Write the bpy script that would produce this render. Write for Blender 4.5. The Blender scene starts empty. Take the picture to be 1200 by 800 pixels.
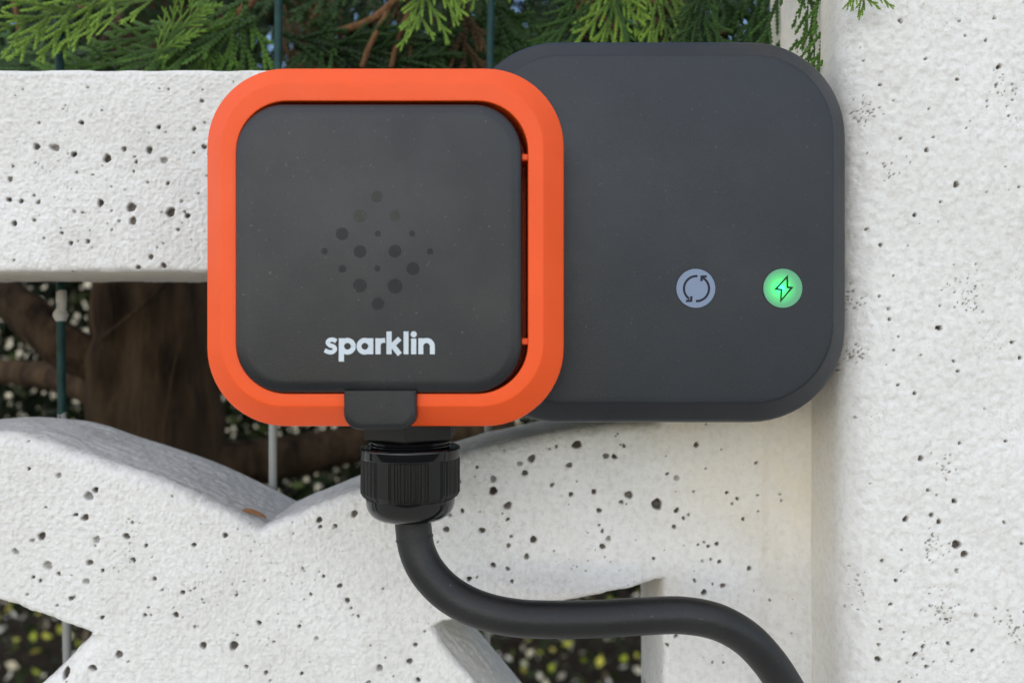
import bpy, math, random
import numpy as np
from mathutils import Vector, Matrix, Quaternion, Euler

random.seed(7)
rng = np.random.default_rng(11)
S = bpy.context.scene
COL = S.collection

# ------------------------------------------------------------------ camera
# All lengths below are millimetres; x right, y away from the street, z up, z=0 is lens height.
LENS_Z = 900.0
CAM_Y = -300.0
FPX = 942.0                       # focal length in photograph pixels (1200 wide)
cam_d = bpy.data.cameras.new('camera')
cam = bpy.data.objects.new('camera', cam_d)
COL.objects.link(cam)
cam.location = (0, CAM_Y / 1000, LENS_Z / 1000)
cam.rotation_euler = (math.radians(90), 0, 0)
cam_d.sensor_width = 36
cam_d.lens = 36 * FPX / 1200
cam_d.clip_start = 0.01
cam_d.clip_end = 500
cam_d.dof.use_dof = True
cam_d.dof.focus_distance = 0.262
cam_d.dof.aperture_fstop = 10.0
S.camera = cam

# ------------------------------------------------------------------ light
SUN_EL, SUN_AZ = 30.0, 18.0       # from behind the photographer, a little to the left
w = bpy.data.worlds.new('World'); S.world = w; w.use_nodes = True
nt = w.node_tree; nt.nodes.clear()
sky = nt.nodes.new('ShaderNodeTexSky'); sky.sky_type = 'NISHITA'; sky.sun_disc = False; sky.dust_density = .35; sky.ozone_density = 1.8
sky.sun_elevation = math.radians(SUN_EL); sky.sun_rotation = math.radians(180 + SUN_AZ)
bg = nt.nodes.new('ShaderNodeBackground'); bg.inputs['Strength'].default_value = 0.15
wo = nt.nodes.new('ShaderNodeOutputWorld')
nt.links.new(sky.outputs[0], bg.inputs[0]); nt.links.new(bg.outputs[0], wo.inputs[0])
sl = bpy.data.lights.new('sun', 'SUN'); sl.energy = 1.5; sl.angle = math.radians(165); sl.color = (1, .845, .62)
so = bpy.data.objects.new('sun', sl); COL.objects.link(so)
e_, a_ = math.radians(SUN_EL), math.radians(SUN_AZ)
so.rotation_euler = Vector((math.sin(a_) * math.cos(e_), math.cos(a_) * math.cos(e_), -math.sin(e_))).to_track_quat('-Z', 'Y').to_euler()
so.location = (-1, -4, 4)
S.view_settings.view_transform = 'Standard'; S.view_settings.look = 'None'
S.view_settings.gamma = 1; S.view_settings.use_curve_mapping = False
S.view_settings.exposure = 0.61
S.render.engine = 'CYCLES'
S.cycles.max_bounces = 8

# ------------------------------------------------------------------ helpers
def P(px, py, d):
    """photograph pixel at distance d mm from the lens -> (x, y, z) mm"""
    return ((px - 600) / FPX * d, d + CAM_Y, (400 - py) / FPX * d)

def world(co, origin=(0, 0, 0)):
    co = np.asarray(co, dtype=np.float64).reshape(-1, 3) - np.asarray(origin, dtype=np.float64)
    return (co / 1000.0)

def finish(me, mat, smooth, angle):
    if mat is not None: me.materials.append(mat)
    if smooth:
        me.polygons.foreach_set('use_smooth', np.ones(len(me.polygons), dtype=bool))
        if angle: me.set_sharp_from_angle(angle=math.radians(angle))

def obj(name, verts, faces, mat, parent=None, origin=(0, 0, 0), smooth=True, angle=35):
    """one mesh object; verts in scene mm; origin = base point of its thing in scene mm"""
    me = bpy.data.meshes.new(name)
    v = world(verts, origin)
    if isinstance(faces, np.ndarray):
        n, k = faces.shape
        me.vertices.add(len(v)); me.vertices.foreach_set('co', v.astype(np.float32).ravel())
        me.loops.add(n * k); me.loops.foreach_set('vertex_index', faces.astype(np.int32).ravel())
        me.polygons.add(n)
        me.polygons.foreach_set('loop_start', np.arange(0, n * k, k, dtype=np.int32))
        me.update(calc_edges=True)
    else:
        me.from_pydata([tuple(p) for p in v], [], faces); me.update()
    finish(me, mat, smooth, angle)
    o = bpy.data.objects.new(name, me); COL.objects.link(o)
    if parent is not None: o.parent = parent
    else: o.location = (origin[0] / 1000, origin[1] / 1000, origin[2] / 1000 + LENS_Z / 1000)
    return o

def thing(name, label, cat, origin, group=None):
    o = bpy.data.objects.new(name, None); COL.objects.link(o)
    o.empty_display_size = .02
    o.location = (origin[0] / 1000, origin[1] / 1000, origin[2] / 1000 + LENS_Z / 1000)
    tag(o, label, cat, group); return o

def tag(o, label=None, cat=None, group=None, kind=None):
    if label: o['label'] = label
    if cat: o['category'] = cat
    if group: o['group'] = group
    if kind: o['kind'] = kind
    return o

def set_attr(o, name, arr):
    a = o.data.attributes.new(name, 'FLOAT', 'POINT'); a.data.foreach_set('value', np.asarray(arr, dtype=np.float32))

def merge(parts):
    V, F = [], []
    for v, f in parts:
        b = len(V); V += [tuple(p) for p in v]; F += [tuple(i + b for i in q) for q in f]
    return V, F

def rrect(cx, cz, w, h, r, n=14):
    pts = []
    for (sx, sz, a0) in ((1, 1, 0), (-1, 1, 90), (-1, -1, 180), (1, -1, 270)):
        ox, oz = cx + sx * (w / 2 - r), cz + sz * (h / 2 - r)
        for k in range(n + 1):
            a = math.radians(a0 + 90 * k / n)
            pts.append((ox + r * math.cos(a), oz + r * math.sin(a)))
    return pts

def loft(rings, cap0=True, cap1=True, closed_profile=False):
    V, F = [], []; n = len(rings[0])
    for rg in rings: V += rg
    m = len(rings)
    for i in range(m if closed_profile else m - 1):
        a, b = i * n, ((i + 1) % m) * n
        for k in range(n):
            F.append((a + k, a + (k + 1) % n, b + (k + 1) % n, b + k))
    if not closed_profile:
        if cap0: F.append(tuple(range(n))[::-1])
        if cap1: F.append(tuple(range((m - 1) * n, m * n)))
    return V, F

def rr_loft(cx, cz, w, h, r, prof, rfac=1.0, dz=0, **kw):
    """prof: list of (inset, y) from back to front"""
    rings = []
    for o, y in prof:
        rings.append([(x, y, z) for x, z in rrect(cx, cz + (dz * min(1, max(0, (o - 7.2) / 3.8)) if dz else 0), w - 2 * o, h - 2 * o, max(r - rfac * o, .4))])
    return loft(rings, **kw)

def round_prof(pts, rad, n=5):
    """round the inner corners of a profile polyline"""
    out = [pts[0]]
    for i in range(1, len(pts) - 1):
        p, a, b = np.array(pts[i]), np.array(pts[i - 1]), np.array(pts[i + 1])
        rr = rad[i] if isinstance(rad, (list, tuple)) else rad
        da, db = a - p, b - p
        la, lb = np.linalg.norm(da), np.linalg.norm(db)
        t = min(rr, la * .45, lb * .45)
        s, e = p + da / la * t, p + db / lb * t
        for k in range(n + 1):
            u = k / n
            out.append(tuple((1 - u) ** 2 * s + 2 * u * (1 - u) * p + u * u * e))
    out.append(pts[-1]); return out

def catmull(pts, n=10):
    pts = [np.array(p, float) for p in pts]
    pts = [2 * pts[0] - pts[1]] + pts + [2 * pts[-1] - pts[-2]]
    out = []
    for i in range(1, len(pts) - 2):
        p0, p1, p2, p3 = pts[i - 1:i + 3]
        for k in range(n):
            t = k / n
            out.append(.5 * (2 * p1 + (p2 - p0) * t + (2 * p0 - 5 * p1 + 4 * p2 - p3) * t * t + (3 * p1 - p0 - 3 * p2 + p3) * t ** 3))
    out.append(pts[-2]); return out

def tube(path, rad, n=12, cap=True, wob=0, seed=0):
    path = [Vector(p) for p in path]; V, F = [], []
    r_ = random.Random(seed)
    up = None
    for i, p in enumerate(path):
        t = (path[min(i + 1, len(path) - 1)] - path[max(i - 1, 0)]).normalized()
        if up is None:
            up = t.orthogonal().normalized()
        up = (up - t * up.dot(t)).normalized(); sd = t.cross(up)
        rr = rad[i] if hasattr(rad, '__len__') else rad
        for k in range(n):
            a = 2 * math.pi * k / n
            q = rr * (1 + (r_.uniform(-wob, wob) if wob else 0))
            V.append(tuple(p + up * math.cos(a) * q + sd * math.sin(a) * q))
    for i in range(len(path) - 1):
        for k in range(n):
            F.append((i * n + k, i * n + (k + 1) % n, (i + 1) * n + (k + 1) % n, (i + 1) * n + k))
    if cap:
        F.append(tuple(range(n))[::-1]); F.append(tuple(range((len(path) - 1) * n, len(path) * n)))
    return V, F

def lathe(cx, cy, prof, n=48, fn=None):
    """prof: (radius, z); optional fn(angle, i) multiplies radius"""
    rings = []
    for i, (r, z) in enumerate(prof):
        rg = []
        for k in range(n):
            a = 2 * math.pi * k / n
            q = r * (fn(a, i) if fn else 1)
            rg.append((cx + q * math.cos(a), cy + q * math.sin(a), z))
        rings.append(rg)
    return loft(rings)

_tab = rng.random((256, 256))
def vnoise(x, z, s, seed=0):
    x = x / s + seed * 17.31; z = z / s + seed * 9.77
    xi, zi = np.floor(x).astype(int), np.floor(z).astype(int)
    fx, fz = x - xi, z - zi
    fx = fx * fx * fx * (fx * (fx * 6 - 15) + 10); fz = fz * fz * fz * (fz * (fz * 6 - 15) + 10)
    g = lambda a, b: _tab[a & 255, b & 255]
    return ((g(xi, zi) * (1 - fx) + g(xi + 1, zi) * fx) * (1 - fz) + (g(xi, zi + 1) * (1 - fx) + g(xi + 1, zi + 1) * fx) * fz) * 2 - 1

# ------------------------------------------------------------------ materials
class N:
    def __init__(s, name):
        s.m = bpy.data.materials.new(name); s.m.use_nodes = True
        s.t = s.m.node_tree; s.b = s.t.nodes['Principled BSDF']
    def n(s, typ, **kw):
        x = s.t.nodes.new('ShaderNode' + typ)
        for k, v in kw.items():
            if k.startswith('i_'):
                key = k[2:].replace('_', ' ')
                x.inputs[int(key) if key.isdigit() else key].default_value = v
            else: setattr(x, k, v)
        return x
    def l(s, a, b): s.t.links.new(a, b)
    def coord(s): return s.n('TexCoord').outputs['Object']
    def noise(s, scale, detail=3, rough=.5, vec=None):
        x = s.n('TexNoise', i_Scale=scale, i_Detail=detail, i_Roughness=rough)
        s.l(vec if vec is not None else s.coord(), x.inputs['Vector']); return x.outputs['Fac']
    def ramp(s, fac, stops):
        r = s.n('ValToRGB'); cr = r.color_ramp
        while len(cr.elements) < len(stops): cr.elements.new(.5)
        for e, (p, c) in zip(cr.elements, stops):
            e.position = p; e.color = (*c, 1) if len(c) == 3 else c
        s.l(fac, r.inputs[0]); return r.outputs[0]
    def mix(s, fac, a, b, mode='MIX'):
        x = s.n('MixRGB', blend_type=mode)
        for k, v in ((0, fac), (1, a), (2, b)):
            if hasattr(v, 'is_linked') or hasattr(v, 'links'): s.l(v, x.inputs[k])
            else: x.inputs[k].default_value = v if k == 0 else (*v, 1)
        return x.outputs[0]
    def bump(s, h, dist, strength=1.0):
        x = s.n('Bump', i_Strength=strength, i_Distance=dist); s.l(h, x.inputs['Height']); s.l(x.outputs[0], s.b.inputs['Normal'])
    def math(s, op, a, b):
        x = s.n('Math', operation=op)
        for k, v in ((0, a), (1, b)):
            if hasattr(v, 'links'): s.l(v, x.inputs[k])
            else: x.inputs[k].default_value = v
        return x.outputs[0]
    def attr(s, name): return s.n('Attribute', attribute_name=name).outputs['Fac']

def plain(name, col, rough=.5, spec=.5, bump=0, bscale=3000, var=.06, dust=0):
    m = N(name); m.b.inputs['Roughness'].default_value = rough
    m.b.inputs['Specular IOR Level'].default_value = spec
    f = m.noise(60, 4)
    d = tuple(max(0, c * (1 - var * 2)) for c in col); u = tuple(c * (1 + var * 2) for c in col)
    c = m.ramp(f, [(.25, d), (.75, u)])
    if dust:
        dn = m.ramp(m.noise(900, 2), [(.70, (0, 0, 0)), (.78, (1, 1, 1))])
        sm = m.ramp(m.noise(25, 5, .65), [(.45, (0, 0, 0)), (.8, (1, 1, 1))])
        c = m.mix(m.math('MULTIPLY', dn, dust), c, (.35, .34, .32))
        c = m.mix(m.math('MULTIPLY', sm, dust * .22), c, (.35, .34, .32))
        r = m.ramp(m.noise(35, 5, .6), [(.3, (rough - .05,) * 3), (.75, (rough + .1,) * 3)])
        m.l(r, m.b.inputs['Roughness'])
    m.l(c, m.b.inputs['Base Color'])
    if bump: m.bump(m.noise(bscale, 2), bump)
    return m.m

def concrete_mat():
    m = N('painted_concrete')
    co = m.coord()
    m.b.inputs['Roughness'].default_value = .82; m.b.inputs['Specular IOR Level'].default_value = .3
    big = m.ramp(m.noise(14, 5, .6), [(.3, (.70, .685, .65)), (.7, (.80, .79, .765))])
    fine = m.ramp(m.noise(420, 4, .6), [(.30, (.80, .79, .77)), (.55, (1, 1, 1))])
    c = m.mix(.8, big, fine, 'MULTIPLY')
    dirt = m.ramp(m.noise(26, 6, .72), [(.50, (0, 0, 0)), (.74, (1, 1, 1))])
    c = m.mix(m.math('MULTIPLY', dirt, .42), c, (.50, .475, .43))
    # fine dark grit, gathered in patches
    patch = m.ramp(m.noise(38, 4, .6), [(.52, (0, 0, 0)), (.70, (1, 1, 1))])
    grit = m.ramp(m.noise(1500, 2, .5), [(.60, (0, 0, 0)), (.70, (1, 1, 1))])
    c = m.mix(m.math('MULTIPLY', m.math('MULTIPLY', patch, grit), .55), c, (.22, .20, .17))
    # warm bounce light painted into the colour, broken up by noise
    st = m.attr('bounce_tint')
    bounce_n = m.ramp(m.noise(55, 4, .6), [(.25, (.35,) * 3), (.7, (1, 1, 1))])
    c = m.mix(m.math('MULTIPLY', st, bounce_n), c, (.74, .655, .50))
    # weathered, unpainted cement
    we = m.attr('weather')
    wn = m.ramp(m.noise(300, 5, .7), [(.36, (.30, .305, .31)), (.60, (.62, .625, .63))])
    c = m.mix(we, c, wn)
    # earth sitting in the air holes
    g = m.attr('grime')
    gc = m.ramp(m.noise(260, 2), [(.35, (.050, .041, .033)), (.7, (.16, .13, .10))])
    c = m.mix(g, c, gc)
    m.l(c, m.b.inputs['Base Color'])
    h = m.math('ADD', m.math('MULTIPLY', m.noise(1000, 3, .6), .8), m.math('MULTIPLY', m.noise(450, 3, .6), .6))
    m.bump(h, .0006, .55)
    return m.m

def frond_mat():
    m = N('cypress_leaf')
    tip = m.attr('tip')
    rnd = m.n('Attribute', attribute_type='OBJECT', attribute_name='tint').outputs['Fac']
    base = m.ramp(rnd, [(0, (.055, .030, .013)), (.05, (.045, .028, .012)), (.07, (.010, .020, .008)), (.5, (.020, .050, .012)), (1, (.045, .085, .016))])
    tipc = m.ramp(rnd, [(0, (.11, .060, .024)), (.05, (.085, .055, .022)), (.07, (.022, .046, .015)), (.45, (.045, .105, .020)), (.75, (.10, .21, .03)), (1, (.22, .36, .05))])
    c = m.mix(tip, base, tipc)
    c = m.mix(.5, c, m.ramp(m.noise(220, 3), [(.3, (.6, .6, .5)), (.7, (1.2, 1.15, 1))]), 'MULTIPLY')
    m.l(c, m.b.inputs['Base Color'])
    m.b.inputs['Roughness'].default_value = .5
    m.b.inputs['Specular IOR Level'].default_value = .18
    return m.m

def bark_mat(name, a, b, scale=60):
    m = N(name)
    mp = m.n('Mapping'); mp.inputs['Scale'].default_value = (1, 1, .18); m.l(m.coord(), mp.inputs[0])
    f = m.noise(scale, 6, .65, mp.outputs[0])
    m.l(m.ramp(f, [(.3, a), (.7, b)]), m.b.inputs['Base Color'])
    m.b.inputs['Roughness'].default_value = .9
    m.b.inputs['Specular IOR Level'].default_value = .15
    m.bump(f, .010, 1.0); return m.m

def wire_mat():
    m = N('green_coated_wire')
    co = m.coord()
    f = m.noise(90, 3, .6)
    sx = m.n('SeparateXYZ'); m.l(m.n('NewGeometry').outputs['Position'], sx.inputs[0])
    # white paint that ran down the wire when the concrete was painted
    z = m.math('ADD', sx.outputs['Z'], m.math('MULTIPLY', m.math('SUBTRACT', f, .5), .03))
    lo = m.math('LESS_THAN', z, .868)
    mid = m.math('MULTIPLY', m.math('LESS_THAN', z, .921), m.math('GREATER_THAN', z, .909))
    left = m.math('LESS_THAN', sx.outputs['X'], -.15)
    fac = m.math('MAXIMUM', lo, m.math('MULTIPLY', mid, left))
    green = m.ramp(m.noise(150, 2), [(.3, (.006, .030, .027)), (.7, (.014, .050, .045))])
    m.l(m.mix(fac, green, (.36, .36, .34)), m.b.inputs['Base Color'])
    m.b.inputs['Roughness'].default_value = .45; m.b.inputs['Specular IOR Level'].default_value = .2
    m.bump(m.noise(700, 2), .0004, .5); return m.m

def led_mat(name, base, glow, strength, cx, cz):
    m = N(name)
    m.b.inputs['Base Color'].default_value = (*base, 1); m.b.inputs['Roughness'].default_value = .35
    if strength:
        mp = m.n('Mapping'); mp.inputs['Location'].default_value = (-cx, 0, -cz); m.l(m.coord(), mp.inputs[0])
        mul = m.n('VectorMath', operation='MULTIPLY'); mul.inputs[1].default_value = (1, 0, 1); m.l(mp.outputs[0], mul.inputs[0])
        ln = m.n('VectorMath', operation='LENGTH'); m.l(mul.outputs[0], ln.inputs[0])
        f = m.ramp(m.math('MULTIPLY', ln.outputs['Value'], 1 / .0072), [(0, (1, 1, 1)), (.2, (.62,) * 3), (.45, (.14,) * 3), (.75, (.035,) * 3), (1, (.02,) * 3)])
        core = m.ramp(m.math('MULTIPLY', ln.outputs['Value'], 1 / .0072), [(0, (.02, 1, .45)), (.25, glow), (1, glow)])
        m.l(core, m.b.inputs['Emission Color']); m.l(m.math('MULTIPLY', f, strength), m.b.inputs['Emission Strength'])
    return m.m

M = {}
M['concrete'] = concrete_mat()
M['orange'] = plain('orange_plastic', (.84, .090, .010), .46, .35, .00006, 2500, .02, .03)
M['lid'] = plain('black_lid_plastic', (.0065, .0078, .0105), .34, .46, .00005, 4000, .05, .16)
M['box'] = plain('slate_grey_plastic', (.0050, .0085, .0140), .35, .46, .00007, 3500, .05, .08)
M['gland'] = plain('gloss_black_nylon', (.005, .005, .0055), .10, .5, 0)
M['gland_mat'] = plain('satin_black_nylon', (.008, .008, .008), .34, .35, .00005, 3000)
M['cable'] = plain('black_rubber', (.0095, .0098, .0105), .42, .40, .0001, 1200, .08, .16)
M['print'] = plain('pale_print', (.56, .62, .66), .5, .3)
M['ink'] = plain('dark_ink', (.008, .009, .022), .5, .3)
M['ink_green'] = plain('dark_green_ink', (.004, .03, .008), .5, .3)
M['frond'] = frond_mat()
M['bark'] = bark_mat('bark', (.016, .010, .006), (.115, .072, .038))
M['twig'] = bark_mat('brown_twig', (.13, .065, .03), (.30, .16, .075), 160)
M['wire'] = wire_mat()
M['paint'] = plain('dried_paint', (.50, .47, .42), .7, .3, .0004, 600)
M['dry'] = plain('dry_leaf', (.24, .115, .05), .7, .3, .0002, 600, .15)

# ------------------------------------------------------------------ ground
def ground_mat(name, a, b, scale, bump):
    m = N(name); f = m.noise(scale, 6, .6)
    m.l(m.ramp(f, [(.3, a), (.7, b)]), m.b.inputs['Base Color']); m.b.inputs['Roughness'].default_value = .9; m.b.inputs['Specular IOR Level'].default_value = .1
    m.bump(f, bump); return m.m
M['pave'] = ground_mat('unseen_bounce_paving', (.62, .56, .46), (.74, .68, .58), 40, .004)  # pale so the unseen paving bounces warm light upward
M['soil'] = ground_mat('dark_soil', (.014, .010, .007), (.042, .031, .020), 25, .03)
Zg = -LENS_Z
def sheet(name, x0, x1, y0, y1, z, mat):
    o = obj(name, [(x0, y0, z), (x1, y0, z), (x1, y1, z), (x0, y1, z)], [(0, 1, 2, 3)], mat, smooth=False)
    return tag(o, kind='structure')
sheet('unseen_pavement', -60000, 60000, -1800, 46, Zg, M['pave'])
M['added_asphalt'] = ground_mat('added_asphalt', (.035, .035, .036), (.065, .064, .062), 60, .004)
sheet('added_road', -60000, 60000, -60000, -1900, Zg - 120, M['added_asphalt'])  # unseen dark road, added to darken the lid's reflection
kb = obj('added_kerb', *rr_loft(0, Zg - 100, 119000, 210, 20, [(0, -1925), (0, -1801)]), M['pave'], smooth=False)
tag(kb, kind='structure')  # unseen edge stone, added along with the dark road
sheet('garden_soil', -60000, 60000, 46, 60000, Zg - 20, M['soil'])

# ------------------------------------------------------------------ concrete
D0 = 300.0; TH = 51.0
def front_px(pts, d=D0): return np.array([[(x - 600) / FPX * d, (400 - y) / FPX * d] for x, y in pts])

def poly_sdf(X, Z, poly):
    d2 = np.full(X.shape, 1e18); inside = np.zeros(X.shape, bool); n = len(poly)
    for i in range(n):
        ax, az = poly[i]; bx, bz = poly[(i + 1) % n]
        ex, ez = bx - ax, bz - az; wx, wz = X - ax, Z - az
        t = np.clip((wx * ex + wz * ez) / (ex * ex + ez * ez + 1e-12), 0, 1)
        d2 = np.minimum(d2, (wx - ex * t) ** 2 + (wz - ez * t) ** 2)
        c = ((az > Z) != (bz > Z)) & (X < (bx - ax) * (Z - az) / (bz - az + 1e-12) + ax)
        inside ^= c
    return np.where(inside, -1, 1) * np.sqrt(d2)

def smooth_poly(keep, curve_segments):
    return keep

# three openings of the casting, front outlines
arch_r = catmull([(305, 619), (365, 594), (425, 571), (540, 532), (620, 513), (700, 499), (768, 492)], 6)
arch_l = catmull([(-250, 545), (-160, 516), (-70, 504), (0, 507), (40, 514), (90, 531), (150, 550), (200, 568), (250, 591), (305, 619)], 6)
open_top = [(-420, 318), (768, 318)] + [tuple(p) for p in arch_r[::-1]][:-1] + [tuple(p) for p in arch_l[::-1]] + [(-420, 640)]
hole_left = [tuple(p) for p in catmull([(-300, 660), (-150, 664), (0, 705), (60, 725), (106, 742)], 5)] + [(62, 786), (0, 842), (-90, 930), (-300, 980)]
hole_right = [(508, 734)] + [tuple(p) for p in catmull([(520, 729), (600, 716), (690, 700), (735, 690), (777, 679)], 5)] + [(778, 1080), (720, 1010), (640, 900), (557, 800), (517, 754)]
HOLES = [front_px(h) for h in (open_top, hole_left, hole_right)]

def box_sdf(X, Z, x0, x1, z0, z1):
    return np.maximum(np.maximum(x0 - X, X - x1), np.maximum(z0 - Z, Z - z1))

X_L, X_R = -430.0, 118.0
Z_T, Z_B = (400 - 81) / FPX * D0, -880.0
def panel_sdf(X, Z, rough=1.0):
    d = box_sdf(X, Z, X_L, X_R, Z_B, Z_T + .25 * vnoise(X, Z * 0, 9, 3))
    wob = rough * .35 * vnoise(X, Z, 7, 5) + rough * .25 * vnoise(X, Z, 2.2, 6)
    for h in HOLES: d = np.maximum(d, -poly_sdf(X, Z, h) + wob)
    return d

PX0 = 395 / FPX * 262.0
def post_sdf(X, Z): return box_sdf(X, Z, PX0, PX0 + 130, -890, 420)

def axis(lo, hi, dlo, dhi, fine, coarse):
    a = [dlo]
    while a[-1] < dhi: a.append(a[-1] + fine)
    b = []; x = a[0]; s = fine
    while x > lo:
        s = min(s * 1.25, coarse); x -= s; b.append(max(x, lo))
    x = a[-1]; s = fine; c = []
    while x < hi:
        s = min(s * 1.25, coarse); x += s; c.append(min(x, hi))
    return np.array(b[::-1] + a + c)

def slab(name, xs, zs, sdf, y0, depth, R_fn, height_fn, pores, origin, attr_fn, wall_step=.9, wall_amp=1.0, smooth_sdf=None):
    X, Z = np.meshgrid(xs, zs, indexing='ij')
    d = sdf(X, Z)
    e = .05
    gx = (sdf(X + e, Z) - sdf(X - e, Z)) / (2 * e); gz = (sdf(X, Z + e) - sdf(X, Z - e)) / (2 * e)
    gl = np.sqrt(gx * gx + gz * gz) + 1e-9; gx /= gl; gz /= gl
    nx, nz = len(xs), len(zs)
    ins = d < 0
    cell = ins[:-1, :-1] | ins[1:, :-1] | ins[1:, 1:] | ins[:-1, 1:]
    cnt = ins[:-1, :-1].astype(int) + ins[1:, :-1] + ins[1:, 1:] + ins[:-1, 1:]
    cell = cnt >= 2
    used = np.zeros_like(ins); used[:-1, :-1] |= cell; used[1:, :-1] |= cell; used[1:, 1:] |= cell; used[:-1, 1:] |= cell
    out = used & ~ins
    Xs, Zs = X.copy(), Z.copy()
    for _ in range(3):
        dd = sdf(Xs[out], Zs[out])
        Xs[out] -= gx[out] * dd; Zs[out] -= gz[out] * dd
    dcur = np.minimum(d, 0); dcur[out] = 0
    s = -dcur
    R = R_fn(X, Z)
    q = np.clip(s / R, 0, 1)
    y = y0 + R * (1 - np.sqrt(np.clip(1 - (1 - q) ** 2, 0, 1)))
    fade = np.clip(s / 1.0, .25, 1)
    y += height_fn(X, Z) * fade
    grime = np.zeros_like(y)
    for (px, pz, r, dep, gr, ex, ang) in pores:
        i0, i1 = np.searchsorted(xs, [px - 2 * r, px + 2 * r]); j0, j1 = np.searchsorted(zs, [pz - 2 * r, pz + 2 * r])
        if i1 <= i0 or j1 <= j0: continue
        dx, dz = X[i0:i1, j0:j1] - px, Z[i0:i1, j0:j1] - pz
        ca, sa = math.cos(ang), math.sin(ang)
        u, v = (dx * ca + dz * sa) / ex, (-dx * sa + dz * ca) * ex
        th = np.arctan2(v, u)
        rho = np.sqrt(u * u + v * v) / (r * (1 + .08 * np.sin(2 * th + px) + .07 * np.sin(3 * th + pz * 3) + .04 * np.sin(5 * th + px * 5)))
        pit = np.clip(1 - rho ** 3, 0, 1)
        y[i0:i1, j0:j1] += dep * np.sqrt(pit)
        grime[i0:i1, j0:j1] = np.maximum(grime[i0:i1, j0:j1], gr * np.clip((1.08 - rho) * 4, 0, 1))
    idx = -np.ones((nx, nz), dtype=np.int64); idx[used] = np.arange(used.sum())
    V = np.stack([Xs[used], y[used], Zs[used]], 1)
    ci, cj = np.nonzero(cell)
    Fq = np.stack([idx[ci, cj], idx[ci + 1, cj], idx[ci + 1, cj + 1], idx[ci, cj + 1]], 1)
    bounce_tint, weather = attr_fn(V[:, 0], V[:, 1], V[:, 2], np.zeros(len(V)))
    gr = grime[used]
    # boundary -> side walls
    E = np.concatenate([Fq[:, [0, 1]], Fq[:, [1, 2]], Fq[:, [2, 3]], Fq[:, [3, 0]]])
    key = E[:, 0] * (len(V) + 1) + E[:, 1]; rkey = E[:, 1] * (len(V) + 1) + E[:, 0]
    Eb = E[~np.isin(key, rkey)]
    bv = np.unique(Eb); mp = -np.ones(len(V), dtype=np.int64); mp[bv] = np.arange(len(bv))
    gX, gZ = gx[used][bv], gz[used][bv]
    steps = max(2, int(depth / wall_step)); prev = bv; base = len(V)
    Vs, Fs, st, we, gg = [V], [Fq], [bounce_tint], [weather], [gr]
    yb = V[bv, 1]
    bx, bz = V[bv, 0].copy(), V[bv, 2].copy()
    if smooth_sdf is not None:
        for _ in range(2):
            dd = smooth_sdf(bx, bz); bx -= gX * dd; bz -= gZ * dd
    mv = np.clip(np.hypot(bx - V[bv, 0], bz - V[bv, 2]), 0, 1.5) / (np.hypot(bx - V[bv, 0], bz - V[bv, 2]) + 1e-9)
    bx = V[bv, 0] + (bx - V[bv, 0]) * mv; bz = V[bv, 2] + (bz - V[bv, 2]) * mv
    for k in range(1, steps + 1):
        t = k / steps
        yy = yb + (y0 + depth - yb) * t
        arc = V[bv, 0] + V[bv, 2]
        xx, zz = V[bv, 0], V[bv, 2]
        n = wall_amp * (.15 * (vnoise(xx, yy, 1.7, 8) + vnoise(zz, yy, 1.7, 18)) + .12 * (vnoise(xx, yy, 4.5, 19) + vnoise(zz, yy, 4.5, 20)) + .35 * vnoise(arc, yy, 13, 9))
        if k == steps: n = n * 0
        bl = np.clip((yy - yb) / 2.5, 0, 1); n = n * bl
        W = np.stack([V[bv, 0] * (1 - bl) + bx * bl + gX * n, yy, V[bv, 2] * (1 - bl) + bz * bl + gZ * n], 1)
        cur = base + np.arange(len(bv))
        a, b = mp[Eb[:, 0]], mp[Eb[:, 1]]
        Fs.append(np.stack([prev[b], prev[a], cur[a], cur[b]], 1))
        Vs.append(W)
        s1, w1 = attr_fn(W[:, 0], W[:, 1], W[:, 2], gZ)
        st.append(s1); we.append(w1); gg.append(np.zeros(len(W)))
        prev = cur; base += len(bv)
    V = np.concatenate(Vs); F = np.concatenate(Fs)
    o = obj(name, V, F, M['concrete'], origin=origin, angle=0)
    set_attr(o, 'grime', np.concatenate(gg)); set_attr(o, 'bounce_tint', np.concatenate(st)); set_attr(o, 'weather', np.concatenate(we))
    return o

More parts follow.
